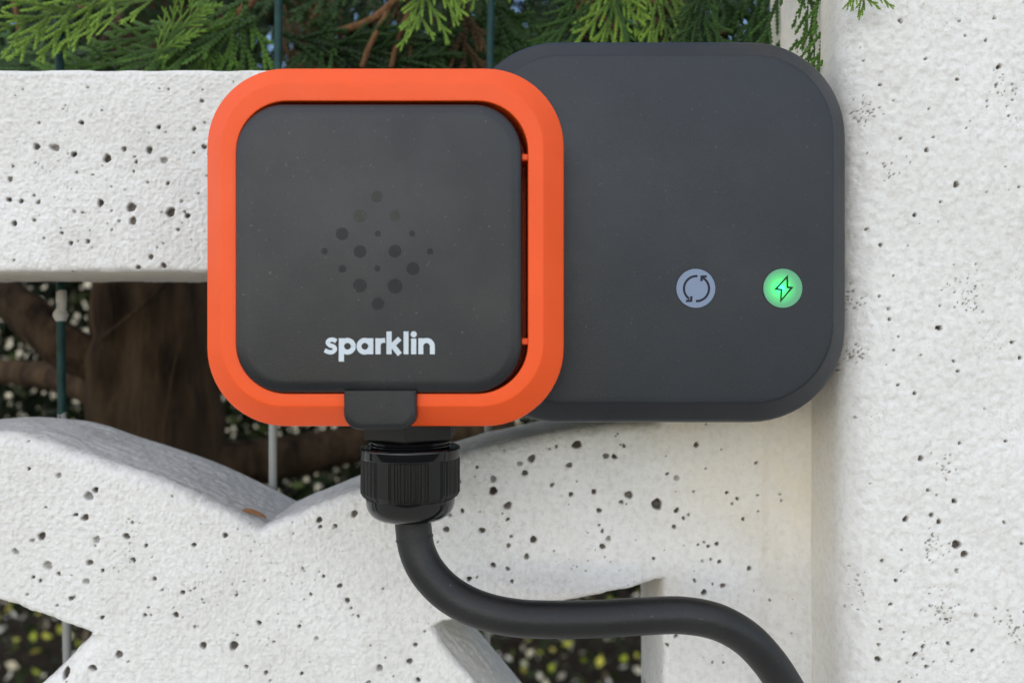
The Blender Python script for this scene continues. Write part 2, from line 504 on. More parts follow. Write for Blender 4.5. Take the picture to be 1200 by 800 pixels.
# air holes seen on the faces: photograph x, y, radius
PORES = """43 172 4,64 173 4.7,87 181 3.3,126 186 4.7,146 175 3,175 176 3.7,192 188 4,96 144 2.7,186 149 2.5,227 151 2.5,236 118 2.4,239 172 3,227 179 1.7,160 190 2,158 184 1.7,157 201 1.7,109 205 1.7,12 210 3.3,15 195 2,11 234 3,25 236 2.7,45 237 2.7,118 238 4,154 243 5.3,156 259 4.3,200 249 5.3,220 253 3,213 236 2.3,233 227 2,17 262 3,40 258 2.3,87 248 2,97 249 1.7,131 247 1.4,131 219 1.4,40 229 1.7,173 214 1.7,197 215 2.3,90 202 1.7,103 103 1.4,237 105 1.4,46 144 1.7,27 105 1.4,
103 283 2.7,83 285 2.7,177 301 3,192 311 3.3,162 313 2.7,209 269 2,72 273 2,51 279 1.7,16 305 1.4,191 285 1.4,
56 662 5,104 581 5,112 574 3.5,100 606 4,89 603 2.5,49 628 4.5,38 633 2.5,18 646 3.7,148 628 3.7,155 612 2,171 639 2.2,113 632 4,227 638 2.5,264 627 3,105 659 3.5,120 668 2.2,69 672 2.5,101 681 3.5,83 701 3,39 676 2,47 680 2,67 709 1.7,120 723 2.5,156 656 2.8,181 678 2.5,214 694 2.5,228 689 1.7,223 692 1.6,190 691 1.6,170 720 2.2,174 711 1.4,177 720 1.4,206 720 3.3,228 734 1.7,140 766 4.5,109 782 4.2,75 790 5.5,238 756 3.8,274 756 5,374 609 3.5,375 617 2.3,393 616 2.3,379 675 2,364 696 2,398 686 3,304 729 2.6,351 733 2.2,371 747 2.5,321 751 1.6,289 780 2.2,312 787 2.6,354 788 2.2,277 697 2,69 557 3,34 549 2,54 594 1.7,
595 592 4.5,578 575 4.8,578 561 3.8,615 554 3.5,609 543 3,623 537 4.5,667 545 3.5,647 568 2.5,669 579 2.8,770 591 6.2,737 580 4.6,696 576 3,728 588 2.5,702 598 2.8,713 631 3,706 640 3.3,706 622 2.2,702 615 1.7,625 632 4,617 652 3.3,596 639 2.8,599 628 2,595 608 2.2,565 621 3.5,578 662 3,595 666 2.6,600 681 2.2,550 678 3,523 620 3.5,527 603 2.5,542 598 2.3,538 564 2.5,793 598 3,790 617 2.5,793 560 3.3,782 555 2,766 654 2,559 547 2,487 755 2.5,480 774 3.5,445 782 3.8,420 721 2,407 703 3,432 799 2.7,490 796 2.7,449 689 1.6,415 602 4,782 755 2.2,792 745 2.2,720 535 3,710 534 3.5,676 521 5.2,652 523 2,731 522 2.3,644 526 1.5,816 521 3,
886 542 2,852 577 2,864 584 2,858 590 1.6,888 580 1.6,871 608 2,840 637 2.3,830 640 2,818 638 1.6,825 635 1.6,823 657 2,843 658 2.3,833 655 1.6,878 666 2.8,814 680 2.2,847 686 3,825 694 3.2,835 684 1.6,801 607 2,807 603 1.7,848 776 1.6,835 776 1.6"""
POST_PORES = """1055 25 2.6,1156 47 2,1166 21 2,1131 42 1.7,1124 25 1.7,1085 69 2,1171 78 3,1122 93 2.3,1032 99 2,1168 99 2,1089 127 1.6,1133 150 1.4,1056 162 2,1094 161 1.6,1086 176 2.6,1121 216 3.5,1072 252 2.4,1102 237 1.7,1194 219 1.7,1182 136 1.6,1187 117 1.6,1017 268 2,1032 287 2.4,1042 362 2.3,1043 374 2,1031 347 1.7,1101 384 3.3,1118 423 2,1123 435 2,1187 401 2.3,1196 419 2.3,1053 451 2,1072 461 2.3,1048 410 1.6,1079 416 1.6,1125 519 2,1179 517 2,1008 490 1.6,1102 358 1.6,
1079 537 3.2,1087 574 2,1118 587 3,1061 608 3.2,1091 603 2.5,1100 611 3,1177 612 2,1121 638 5,1130 649 4,1198 637 2,1034 657 2,1056 669 1.4,1050 680 2.2,1121 668 2.6,1044 708 2.3,1144 721 2.4,1032 737 2,1030 755 2,1060 741 1.6,1029 772 3.2,1082 757 2.5,1073 767 3,1086 781 2.3,1112 754 2.3,1140 762 2.2,1054 799 2,1110 726 2"""
def parse_pores(txt, d, rs):
    out = []
    for t in txt.replace('\n', '').split(','):
        if not t.strip(): continue
        x, y, r = map(float, t.split())
        X, _, Z = P(x, y, d); r = 1.02 * r / FPX * d
        out.append((X, Z, r, r * rs.uniform(.9, 1.9), rs.choice([1, 1, .95, .9, .6]) if r > .6 else .85, rs.uniform(.86, 1.16), rs.uniform(0, 3.1)))
    return out
r5 = random.Random(5)
pp = parse_pores(PORES, D0, r5); qp = parse_pores(POST_PORES, 262, r5)
for k in range(420):                                    # pin holes and the rest of the face outside the photograph
    x, z = r5.uniform(-300, 105), r5.uniform(-230, 98)
    seen = -195 < x and -130 < z
    r = r5.uniform(.28, .55) if seen else abs(r5.gauss(.5, .6)) + .3
    pp.append((x, z, r, r * 1.3, .8, r5.uniform(.9, 1.1), r5.uniform(0, 3)))
for k in range(150):
    x, z = r5.uniform(114, 236), r5.uniform(-220, 200)
    seen = x < 172 and -115 < z < 115
    r = r5.uniform(.25, .45) if seen else r5.uniform(.3, .8)
    qp.append((x, z, r, r * 1.3, .8, r5.uniform(.9, 1.1), r5.uniform(0, 3)))
for (cx, cy, n, sp) in ((1095, 640, 34, 9), (1103, 712, 40, 11), (1135, 340, 44, 14), (1190, 735, 40, 14), (1016, 130, 34, 9), (1004, 418, 34, 8), (1004, 350, 26, 10), (1000, 690, 22, 12), (1180, 105, 24, 12), (1108, 545, 18, 8), (1045, 200, 14, 10), (1085, 765, 14, 12)):
    X, _, Z = P(cx, cy, 262)
    for k in range(n):
        r = r5.uniform(.16, .42)
        qp.append((X + r5.gauss(0, sp * .26), Z + r5.gauss(0, sp * .30), r, r * 1.2, .75, r5.uniform(.8, 1.25), r5.uniform(0, 3)))
for (cx, cy, n, sp) in ((150, 630, 24, 26), (280, 700, 40, 40), (700, 650, 26, 40), (330, 640, 30, 50), (60, 230, 20, 40)):
    X, _, Z = P(cx, cy, D0)
    for k in range(n):
        r = r5.uniform(.2, .42)
        pp.append((X + r5.gauss(0, sp * .3), Z + r5.gauss(0, sp * .3), r, r * 1.2, .65, r5.uniform(.8, 1.25), r5.uniform(0, 3)))

def ss(a, b, x):
    t = np.clip((x - a) / (b - a), 0, 1); return t * t * (3 - 2 * t)

def panel_R(X, Z):
    px = X / D0 * FPX + 600; py = 400 - Z / D0 * FPX
    R = np.full(X.shape, 2.4)
    strut = (px < 175) & (py > 744) & (px + py > 700)
    R = np.where(strut, 8.0, R)
    R = np.where((py > 470) & (py < 640) & (px < 790), 5.0 + .8 * vnoise(X, Z, 14, 41), R)
    return R

def panel_h(X, Z):
    left = 1 - ss(0, 40, X) * .62
    h = (.20 * vnoise(X, Z, .85, 1) - .27 * np.abs(vnoise(X, Z, 1.45, 2)) - .17 * np.abs(vnoise(X, Z, 2.4, 22))) * left
    h += .4 * vnoise(X, Z, 28, 4)
    h += 1.0 * ss(92.5, 96.5, X + .8 * vnoise(X * 0, Z, 30, 7)) - 13.0 * ss(99, 118, X) ** 1.6 + .25 * ss(95, 99, X) * vnoise(X, Z * .35, 2.4, 7)
    return h

def panel_attr(x, y, z, gz):
    px = x / D0 * FPX + 600; py = 400 - z / D0 * FPX
    bounce_tint = .6 * ss(715, 860, px) * (1 - ss(560, 690, py)) * ss(380, 430, py) + .36 * ss(850, 930, px) * (1 - ss(640, 820, py))  # warm bounce painted under the box and beside the post
    bounce_tint = np.maximum(bounce_tint, .85 * ss(-.5, -.9, gz) * (gz < -.3))  # bounce from the ground painted on downward faces
    bounce_tint = np.maximum(bounce_tint, .35 * ss(735, 775, px) * (1 - ss(685, 730, py)) * ss(640, 685, py) * (1 - ss(785, 840, px)))
    weather = ss(.35, .75, gz)
    weather = weather * .25 * (px < 500)
    return np.clip(bounce_tint, 0, .9), np.clip(weather, 0, .9)

xs = axis(X_L, X_R, -205, 113, .37, 7.0); zs = axis(Z_B, Z_T + .6, -136, Z_T + .6, .37, 9.0)
PANEL_O = (0, 0, Zg)
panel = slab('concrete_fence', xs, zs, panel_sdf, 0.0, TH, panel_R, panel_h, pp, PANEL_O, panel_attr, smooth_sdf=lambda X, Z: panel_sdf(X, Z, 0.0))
tag(panel, 'white painted concrete openwork fence panel with arched bands and pitted face', 'fence panel')

def post_h(X, Z):
    h = .12 * vnoise(X, Z, 1.1, 11) + .24 * vnoise(X, Z, 1.9, 12) + .12 * vnoise(X, Z, 5, 13) + .35 * vnoise(X, Z, 24, 14)
    return h
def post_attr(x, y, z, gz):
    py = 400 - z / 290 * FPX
    bounce_tint = ss(-36, -16, y) * (.30 + .45 * (1 - ss(560, 760, py)))  # bounce light painted on the post's side face
    return bounce_tint, np.zeros_like(x)
pxs = axis(PX0 - .6, PX0 + 130.6, PX0 - .6, 182, .38, 6.0); pzs = axis(-890.6, 420.6, -130, 125, .38, 9.0)
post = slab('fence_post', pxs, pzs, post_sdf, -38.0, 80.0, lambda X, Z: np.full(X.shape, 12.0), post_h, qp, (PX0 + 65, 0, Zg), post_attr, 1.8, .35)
tag(post, 'white painted square concrete post beside the dark grey control box', 'fence post')

# ------------------------------------------------------------------ control box
BO = (46.3, 0, -26.4)
box = thing('control_box', 'square slate grey plastic control box with two round lit buttons', 'control box', BO)
bcx, bcz, bw, bh = 46.3, 35.6, 124.9, 124.1
prof = round_prof([(1.2, -.4), (0, -1.6), (0, -38.5), (6.9, -45.0), (9.5, -45.05)], [0, .5, 2.2, .55, 0], 6)
v, f = rr_loft(bcx, bcz, bw, bh, 31.0, prof, .85)
obj('casing', v, f, M['box'], box, BO, angle=28)

def strip(pts, w, y, closed=False, capn=6):
    """flat stroke in the xz plane made of quads with round ends, steps of y keep pieces apart"""
    V, F = [], []; pts = [np.array(p, float) for p in pts]
    n = len(pts)
    L, Rr = [], []
    for i in range(n):
        a = pts[(i - 1) % n] if (closed or i > 0) else pts[i]
        b = pts[(i + 1) % n] if (closed or i < n - 1) else pts[i]
        d1 = pts[i] - a; d2 = b - pts[i]
        if np.linalg.norm(d1) < 1e-9: d1 = d2
        if np.linalg.norm(d2) < 1e-9: d2 = d1
        d1 = d1 / np.linalg.norm(d1); d2 = d2 / np.linalg.norm(d2)
        t = d1 + d2; t = t / (np.linalg.norm(t) + 1e-9)
        nn = np.array([-t[1], t[0]]); k = 1 / max(.45, abs(np.dot(nn, np.array([-d1[1], d1[0]]))))
        L.append(pts[i] + nn * w / 2 * k); Rr.append(pts[i] - nn * w / 2 * k)
    for i in range(n):
        V += [(L[i][0], y, L[i][1]), (Rr[i][0], y, Rr[i][1])]
    for i in range(n if closed else n - 1):
        j = (i + 1) % n
        F.append((2 * i, 2 * i + 1, 2 * j + 1, 2 * j))
    return V, F

def disc(cx, cz, r, y, n=40, h=.12):
    ring = lambda q, yy: [(cx + q * math.cos(2 * math.pi * k / n), yy, cz + q * math.sin(2 * math.pi * k / n)) for k in range(n)]
    return loft([ring(r, y + h), ring(r, y + .03), ring(r - .04, y)])

DB = 255.0; YB = -45.0
def bpx(x, y): a = P(x, y, DB); return np.array((a[0], a[2]))
def zbtn(x, y): return bpx(770 + x / 6, 290 + y / 6)         # from the enlarged crop of the buttons
for kind in (0, 1):
    c = bpx(815.3, 337.8) if kind == 0 else bpx(917.2, 337.8)
    r = 22.8 / FPX * DB
    if kind == 0:
        mt = led_mat('button_blue_grey', (.17, .225, .33), None, 0, 0, 0)
    else:
        g = zbtn(868, 287)
        mt = led_mat('button_green_glow', (.10, .27, .18), (.0, 1, .09), 2.4, (g[0] - BO[0]) / 1000, (g[1] - BO[2]) / 1000)
    v, f = disc(c[0], c[1], r, YB - .22, 56, .3)
    b = obj('button', v, f, mt, box, BO, angle=30)
    tag(b, 'pale blue button with two circling arrows' if kind == 0 else 'glowing green button with a lightning bolt')
    rv, rf = loft([[(c[0] + q * math.cos(t), yy, c[1] + q * math.sin(t)) for t in np.linspace(0, 2 * math.pi, 56, endpoint=False)] for q, yy in
                  ((r + .06, YB + .1), (r + .06, YB - .14), (r + .32, YB - .14), (r + .42, YB + .1))], False, False)
    obj('bezel', rv, rf, M['box'], b, BO)
    y = YB - .26
    if kind == 0:
        cc = (276, 289); R = 88; parts = []
        a1 = [zbtn(cc[0] + R * math.cos(math.radians(t)), cc[1] - R * math.sin(math.radians(t))) for t in np.linspace(85, 235, 24)]
        a2 = [zbtn(cc[0] + R * math.cos(math.radians(t)), cc[1] - R * math.sin(math.radians(t))) for t in np.linspace(-93, 62, 24)]
        wst = 16 / 6 / FPX * DB
        parts = [strip(a1, wst, y), strip(a2, wst, y - .004),
                 strip([zbtn(202, 376), zbtn(239, 374), zbtn(240, 342)], wst, y - .012), strip([zbtn(348, 203), zbtn(312, 205), zbtn(311, 237)], wst, y - .016)]
        v, f = merge(parts); obj('arrow_icon', v, f, M['ink'], b, BO, smooth=False)
    else:
        pts = [zbtn(*q) for q in ((913, 206), (833, 292), (872, 297), (869, 374), (945, 283), (914, 279))]
        v, f = strip(pts, 14.5 / 6 / FPX * DB, y, True); obj('bolt_icon', v, f, M['ink_green'], b, BO, smooth=False)

# ------------------------------------------------------------------ socket with orange rim
SO = (-38.2, 0, -25.5)
sock = thing('charging_socket', 'orange rimmed square charging socket with a black hinged lid', 'charging socket', SO)
scx, scz = -37.8, 28.1
prof = round_prof([(2.0, -47.2), (0, -48.5), (0, -60.0), (6.4, -66.0), (10.8, -66.0), (11.2, -53.0), (11.2, -50)], [0, .6, .7, .35, .35, .3, 0], 6)
v, f = rr_loft(scx, scz, 106.6, 106.8, 23.4, prof, .80, dz=-.75, cap0=True, cap1=True)
rim = obj('rim', v, f, M['orange'], sock, SO, angle=25)
for yy in (185, 400):
    a = P(616, yy, 236)
    v, f = rr_loft(a[0] - .2, a[2], 2.2, 1.9, .4, [(0, -55), (0, -64.6), (.3, -64.9)])
    obj('hinge_pin', v, f, M['orange'], rim, SO)
v, f = rr_loft(-56.5, 30, 70, 96, 12, [(1, -.4), (0, -1.4), (0, -49.5)])
obj('back_body', v, f, M['box'], sock, SO)
lcx, lcz = -38.75, 27.0
lw, lh = 83.3, 84.0
prof = round_prof([(1.5, -52.5), (0, -53.5), (0, -66.9), (3.2, -67.4), (6, -67.42)], [0, .4, 2.6, .8, 0], 8)
v, f = rr_loft(lcx, lcz, lw, lh, 14.2, prof, .9)
lid = obj('lid', v, f, M['lid'], sock, SO, angle=30)
DL = 300 - 67.42; YL = -67.42
def lpx(x, y): a = P(x, y, DL); return np.array((a[0], a[2]))
dots = [(441.6, 230.6, 6.8), (421.8, 253.2, 7.8), (463, 253, 6.5), (400.9, 274, 7.4), (442.7, 273.8, 3.6), (483.1, 273.8, 3.6), (380.3, 294.2, 3.8), (422, 294.7, 7.5),
        (462.8, 294.2, 7.7), (503.8, 294.5, 3.8), (401.2, 315, 4.6), (442.2, 314.5, 3.8), (484, 314.8, 7.7), (421.8, 334.6, 8.2), (463, 335.2, 8.8), (443, 355.8, 7.5)]
M['dot'] = plain('dull_black_dot', (.016, .016, .016), .62, .35, 0, 3000, .05, .15)
M['dot_pale'] = plain('pale_dot', (.040, .038, .034), .7, .3, 0, 3000, .1, .25)
for (x, y, r) in dots:
    c = lpx(x, y); v, f = disc(c[0], c[1], r / FPX * DL, YL - .02, 32, .06)
    obj('dot', v, f, M['dot_pale'] if y < 260 else M['dot'], lid, SO)  # upper dots take the paler colour
# lettering, drawn in the coordinates of the enlarged crop
def zl(x, y): return lpx(350 + x / 3.635, 210 + y / 3.635)
def rect(x0, x1, y0, y1, y): a, b = zl(x0, y1), zl(x1, y0); return [(a[0], y, a[1]), (b[0], y, a[1]), (b[0], y, b[1]), (a[0], y, b[1])], [(0, 1, 2, 3)]
def arc(cx, cy, r, wd, t0, t1, y, n=28):
    return strip([zl(cx + r * math.cos(math.radians(t)), cy - r * math.sin(math.radians(t))) for t in np.linspace(t0, t1, n)], wd / 3.635 / FPX * DL, y)
q = YL - .03; dq = .004
st_ = lambda pts, wd, y: strip([zl(*p) for p in pts], wd / 3.635 / FPX * DL, y)
L = {
 's': [st_([tuple(p) for p in catmull([(160, 690), (147, 683), (131, 685), (124, 696), (134, 707), (150, 713), (154, 726), (142, 736), (126, 735), (111, 728)], 6)], 18, q)],
 'p': [rect(171, 193, 677, 776, q), arc(208, 711, 25, 21, 0, 360, q - dq)],
 'a': [rect(297, 318, 677, 745, q), arc(282, 711, 25, 21, 0, 360, q - dq)],
 'r': [rect(327, 349, 677, 745, q), st_([tuple(p) for p in catmull([(339, 716), (341, 699), (352, 688), (369, 686)], 6)], 20, q - dq)],
 'k': [rect(374, 396, 648, 745, q), st_([(388, 718), (431, 678)], 21, q - dq), st_([(398, 704), (431, 746)], 22, q - 2 * dq)],
 'l': [rect(447, 468, 648, 745, q)],
 'i': [rect(479, 501, 678, 745, q), [arc(490, 660, 6.5, 13, 0, 360, q - dq)][0]],
 'n': [rect(510, 531, 677, 745, q), arc(545, 711, 24.5, 21, 0, 180, q - dq), rect(559, 580, 710, 745, q - 2 * dq)],
}
for ch in 'sparklin':
    v, f = merge(L[ch]); obj('letter', v, f, M['print'], lid, SO, smooth=False)
# latch tab
tcx = (P(403, 0, 232)[0] + P(488, 0, 232)[0]) / 2; tw = 85 / FPX * 232
def tab_outline(o):
    hw = tw / 2 - o; zt, zb = -14.2, -25.4 + o; r = 4.6 - o * .6
    pts = [(tcx + hw, zt), (tcx + hw, zb + r)]
    pts += [(tcx + hw - r + r * math.cos(t), zb + r - r * math.sin(t)) for t in np.linspace(0, math.pi / 2, 9)]
    pts += [(tcx - hw + r - r * math.sin(t), zb + r - r * math.cos(t)) for t in np.linspace(0, math.pi / 2, 9)]
    pts += [(tcx - hw, zb + r), (tcx - hw, zt)]
    return pts
rings = [[(x, y, z) for x, z in tab_outline(o)] for o, y in round_prof([(0, -56), (0, -68.4), (1.6, -68.6), (2.4, -68.62)], [0, 1.1, .3, 0], 5)]
v, f = loft(rings); obj('latch_tab', v, f, M['lid'], sock, SO, angle=30)

# cable gland under the socket
GX, GY = -32.1, -45.5
gland = obj('gland', *lathe(GX, GY, round_prof([(14.4, -23.0), (14.4, -30.1), (12.9, -30.8), (12.4, -31)], [0, .5, .3, 0]), 6 * 8,
            lambda a, i: 1 / max(math.cos((a + math.pi / 6) % (math.pi / 3) - math.pi / 6), .8) * .93), M['gland_mat'], sock, SO, angle=20)
tp = []
for k in range(4):
    z = -30.8 - k * 1.15; tp += [(12.2, z), (13.1, z - .35), (13.1, z - .6), (12.2, z - .95)]
obj('thread', *lathe(GX, GY, tp + [(12.2, -37)], 48), M['gland'], gland, SO, angle=40)
rn = 15.7
obj('nut_rim', *lathe(GX, GY, round_prof([(13.4, -33.4), (13.9, -33.0), (rn - .3, -33.0), (rn, -33.5), (rn, -36.3), (15.2, -36.6)], [0, .2, .3, .3, .3, 0]), 64), M['gland'], gland, SO, angle=35)
def oct_fn(a, i):
    m_ = (a + math.radians(90 - 5)) % (math.pi / 3)
    if m_ > math.pi / 6: m_ -= math.pi / 3
    hexr = min(math.cos(math.pi / 6) / math.cos(m_) * 1.085, 1.0)
    rib = .011 * (1 if math.sin(m_ * 98) > 0 else -1) - .008 if abs(m_) < math.radians(22.5) else 0
    return hexr + rib
obj('nut_grip', *lathe(GX, GY, [(rn - .1, -36.2), (rn - .1, -47.2), (rn - .9, -48.6), (rn - 2.0, -49.4)], 528, lambda a, i: oct_fn(a, i) if i < 2 else (oct_fn(a, 0) if i == 2 else 1)), M['gland_mat'], gland, SO, angle=20)
obj('dome', *lathe(GX, GY, [(rn - 1.6, -49.0), (rn - 1.75, -51), (rn - 2.2, -52.6), (rn - 3.2, -54.2), (rn - 4.8, -55.4), (rn - 7.2, -56.1), (rn - 9.2, -56.3)], 64), M['gland'], gland, SO, angle=60)

# ------------------------------------------------------------------ cable
cp = [(484, 596, 254.5), (484.5, 618, 254.5), (489, 645, 254), (502, 671, 253), (527, 696, 252), (562, 714, 251), (605, 723.5, 251), (655, 725.5, 252), (705, 724.5, 253), (755, 721.5, 254), (800, 720.5, 255),
      (840, 728, 256), (873, 746, 257), (898, 771, 258), (918, 800, 259), (937, 836, 260), (950, 880, 260), (958, 940, 262), (958, 1050, 266)]
pth = [P(*p) for p in cp]
x_, y_, z_ = pth[-1]
pth += [(x_ - 2, y_ - 2, z_ - 150), (x_ - 2, y_ - 6, z_ - 400), (x_ + 6, y_ - 20, Zg + 95), (x_ + 45, y_ - 45, Zg + 26), (x_ + 130, y_ - 70, Zg + 6.2), (x_ + 420, y_ - 95, Zg + 6.2)]
cpath = catmull(pth, 12)
v, f = tube(cpath, 5.75, 28)
cable = obj('power_cable', v, f, M['cable'], origin=(x_, y_, Zg), angle=0)
tag(cable, 'thick black rubber cable leaving the gland and bending down beside the post', 'cable')
cr = []
ring_v, ring_f = tube(cpath[17:19], 5.95, 28)
obj('sheath_seam', ring_v, ring_f, M['cable'], cable, (x_, y_, Zg))

# ------------------------------------------------------------------ wire mesh behind the panel
WD = 300 + TH + 7.0
WO = (0, TH + 7, Zg)
mesh_f = thing('wire_mesh_fence', 'dark green coated wire mesh fence with white paint splashes behind the panel', 'wire fence', WO)
xs_w = [(-178, 72), (72, 74.5), (322.5, 321), (573, 571)]
wx = [P(-177, 400, WD)[0]] + [None] * 0
def wire(xt, xb, bend=0):
    pts = []
    a, b = P(xt, 40, WD)[0], P(xb, 560, WD)[0]
    for k in range(41):
        z = Zg + (390 + 900) * k / 40
        t = (P(0, 40, WD)[2] - z) / (P(0, 40, WD)[2] - P(0, 560, WD)[2])
        pts.append((a + (b - a) * t + .35 * math.sin(z * .021 + xt), WO[1] + .4 * math.sin(z * .017 + xt), z))
    return tube(pts, 1.8, 12)
for xt, xb in ((-430, -430), (-180, -178), (68, 75), (325, 320), (575, 571), (824, 824)):
    v, f = wire(xt, xb); ww = obj('wire', v, f, M['wire'], mesh_f, WO, angle=0)
    if xt == 68:
        pw = [P(71.8, 340, WD), P(72.2, 352, WD), P(72, 362, WD), P(71.2, 368, WD), P(72.2, 374, WD), P(73, 377, WD)]
        v, f = tube(catmull(pw, 4), [2.0 + .25 * math.sin(i * .5) + 1.3 * math.exp(-((i - 12) / 3.2) ** 2) for i in range(21)], 12, True, .05)
        obj('paint_drip', v, f, M['paint'], ww, WO, angle=0)
for z in (Zg + 60, Zg + 360, Zg + 660, 330):
    v, f = tube([(x, WO[1] + 3.8, z) for x in np.linspace(-420, 420, 12)], 2.05, 10); obj('cross_wire', v, f, M['wire'], mesh_f, WO, angle=0)

# dry bit of cypress lying in the notch of the arches
a = np.array(P(283, 598.0, 308)); b = np.array(P(312, 606.2, 308))
v, f = tube(catmull([a, a * .6 + b * .4 + np.array((0, 0, .9)), b], 6), [.3, .5, .75, .85, .8, .95, .9, .8, .85, .8, .7, .55, .3], 6, True, .2)
tag(obj('dry_twig', v, f, M['dry'], origin=tuple(a)), 'small rust brown dry twig lying in the notch between the arches', 'twig')

# ------------------------------------------------------------------ cypress
def scale_chain(p0, p1, w, bend, up, V, F, T, tip0, tip1, step=2.2):
    """overlapping scale leaves along a line; flat in the plane whose normal is up"""
    p0, p1 = Vector(p0), Vector(p1); L = (p1 - p0).length
    n = max(2, int(L / step)); d = (p1 - p0) / L; sd = d.cross(up).normalized()
    prev = None
    for k in range(n + 1):
        t = k / n
        c = p0 + (p1 - p0) * t + bend * (t * t)
        ww = w * (1.0 - .35 * t)
        for q, (dl, r) in enumerate(((0, .64), (.78, 1.22))):
            if k == n and q == 1: r = .25
            cc = c + d * (L / n) * dl * (1 if k < n else .6)
            alt = .22 * w * (1 if k % 2 else -1)
            b = len(V)
            V += [tuple(cc + sd * (ww * r) + up * 0), tuple(cc + up * (ww * r * .55) + sd * alt), tuple(cc - sd * (ww * r)), tuple(cc - up * (ww * r * .55) + sd * alt)]
            T += [tip0 + (tip1 - tip0) * t] * 4
            if prev is not None:
                for j in range(4): F.append((prev + j, prev + (j + 1) % 4, b + (j + 1) % 4, b + j))
            prev = b

def make_spray(seed, length=100, dens=1.0):
    r = random.Random(seed); V, F, T = [], [], []
    up = Vector((0, -1, 0))
    droop = Vector((0, 0, -length * r.uniform(.05, .16))); 
    ax = lambda t: Vector((length * t, 0, 0)) + droop * t * t
    for k in range(10): scale_chain(ax(k / 10), ax((k + 1) / 10), 1.9 - .06 * k, Vector(), up, V, F, T, .05, .1 + .5 * (k / 10) ** 2)
    n = int(length / 8.6 * dens); side = 1
    for k in range(1, n + 1):
        t = k / (n + 1); side = -side
        ang = math.radians(r.uniform(28, 42)) * side
        ln = length * (.10 + .42 * math.sin(math.pi * min(1, (1 - t) * .95 + .05)) ** .8) * r.uniform(.75, 1.1) * (1 if t < .75 else .8)
        p0 = ax(t); dr = Vector((math.cos(ang), r.uniform(-.12, .12), math.sin(ang))).normalized()
        bend = Vector((ln * .10, r.uniform(-.08, .08) * ln, -side * ln * .06 - ln * .06))
        p1 = p0 + dr * ln
        scale_chain(p0, p1, 1.5, bend, up, V, F, T, .1, .85)
        m = int(ln / 6.4); s2 = side
        for j in range(1, m):
            u = j / m; s2 = -s2
            a2 = ang + math.radians(r.uniform(20, 34)) * s2
            l2 = ln * (.12 + .36 * (1 - u)) * r.uniform(.7, 1.15)
            if l2 < 2.5: continue
            q0 = p0 + (p1 - p0) * u + bend * u * u
            q1 = q0 + Vector((math.cos(a2), r.uniform(-.2, .2), math.sin(a2))).normalized() * l2
            scale_chain(q0, q1, 1.4, Vector((l2 * .05, 0, -l2 * .06)), up, V, F, T, .25 + .3 * u, 1.0)
    me = bpy.data.meshes.new('frond')
    me.from_pydata([tuple(c / 1000 for c in p) for p in V], [], F); me.update()
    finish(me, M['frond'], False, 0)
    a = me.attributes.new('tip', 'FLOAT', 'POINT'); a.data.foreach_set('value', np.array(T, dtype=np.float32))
    return me
sprays = [make_spray(s, 95 + 8 * (s % 3), 1.0) for s in range(6)]

TO = (P(180, 400, 590)[0], 290, Zg - 20)
tree = thing('cypress_tree', 'cypress hedge tree with brown trunk and scaly green fronds behind the fence', 'tree', TO)
# trunk, leaning a little, fluted bark
def bark_tube(pts, rad, n, seed, amp):
    path = catmull(pts, 8); m = len(path)
    rr = np.interp(np.linspace(0, 1, m), np.linspace(0, 1, len(rad)), rad)
    V, F = tube(path, list(rr), n)
    V = np.array(V); 
    for i in range(m):
        c = np.array(path[i])
        for k in range(n):
            p = V[i * n + k]; a = 2 * math.pi * k / n
            s = 1 + amp * (math.sin(a * 5 + seed + i * .05) * .5 + math.sin(a * 9 + 2 * seed - i * .08) * .35 + float(vnoise(np.array([a * 30]), np.array([i * 6.0]), 12, seed)[0]) * .6)
            V[i * n + k] = c + (p - c) * s
    return V, F
tb = lambda px, py, d: P(px, py, d)
v, f = bark_tube([(TO[0] + 10, 290, Zg - 30), tb(188, 900, 590), tb(184, 560, 590), tb(180, 430, 590), tb(180, 330, 592), tb(190, 200, 600), tb(215, -300, 620), tb(240, -900, 640)], [60, 48, 45, 44, 41, 38, 32, 20], 40, 2, .12)
trunk = obj('trunk', v, f, M['bark'], tree, TO, angle=0)
v, f = bark_tube([tb(170, 455, 590), tb(130, 430, 575), tb(70, 400, 570), tb(0, 345, 585), tb(-120, 290, 640)], [17, 15, 15, 13, 9], 20, 4, .12)
obj('limb', v, f, M['bark'], tree, TO, angle=0)
v, f = bark_tube([tb(150, 470, 600), tb(110, 455, 640), tb(60, 440, 700), tb(-40, 430, 800)], [14, 13, 12, 9], 16, 5, .12)
obj('limb', v, f, M['bark'], tree, TO, angle=0)
v, f = bark_tube([tb(200, 555, 600), tb(330, 535, 640), tb(420, 520, 700), tb(600, 500, 800)], [20, 17, 15, 9], 16, 6, .12)
obj('limb', v, f, M['bark'], tree, TO, angle=0)
for pts, r0 in (([(118, 398, 545), (150, 372, 545), (182, 345, 548), (205, 318, 552)], 1.2), ([(128, 330, 548), (132, 370, 548), (130, 405, 550)], 1.4),
                ([(182, 560, 540), (195, 480, 538), (206, 420, 540), (232, 350, 545)], .55)):
    v, f = tube(catmull([tb(*p) for p in pts], 6), r0, 6); obj('dead_twig', v, f, M['bark'], tree, TO, angle=0)
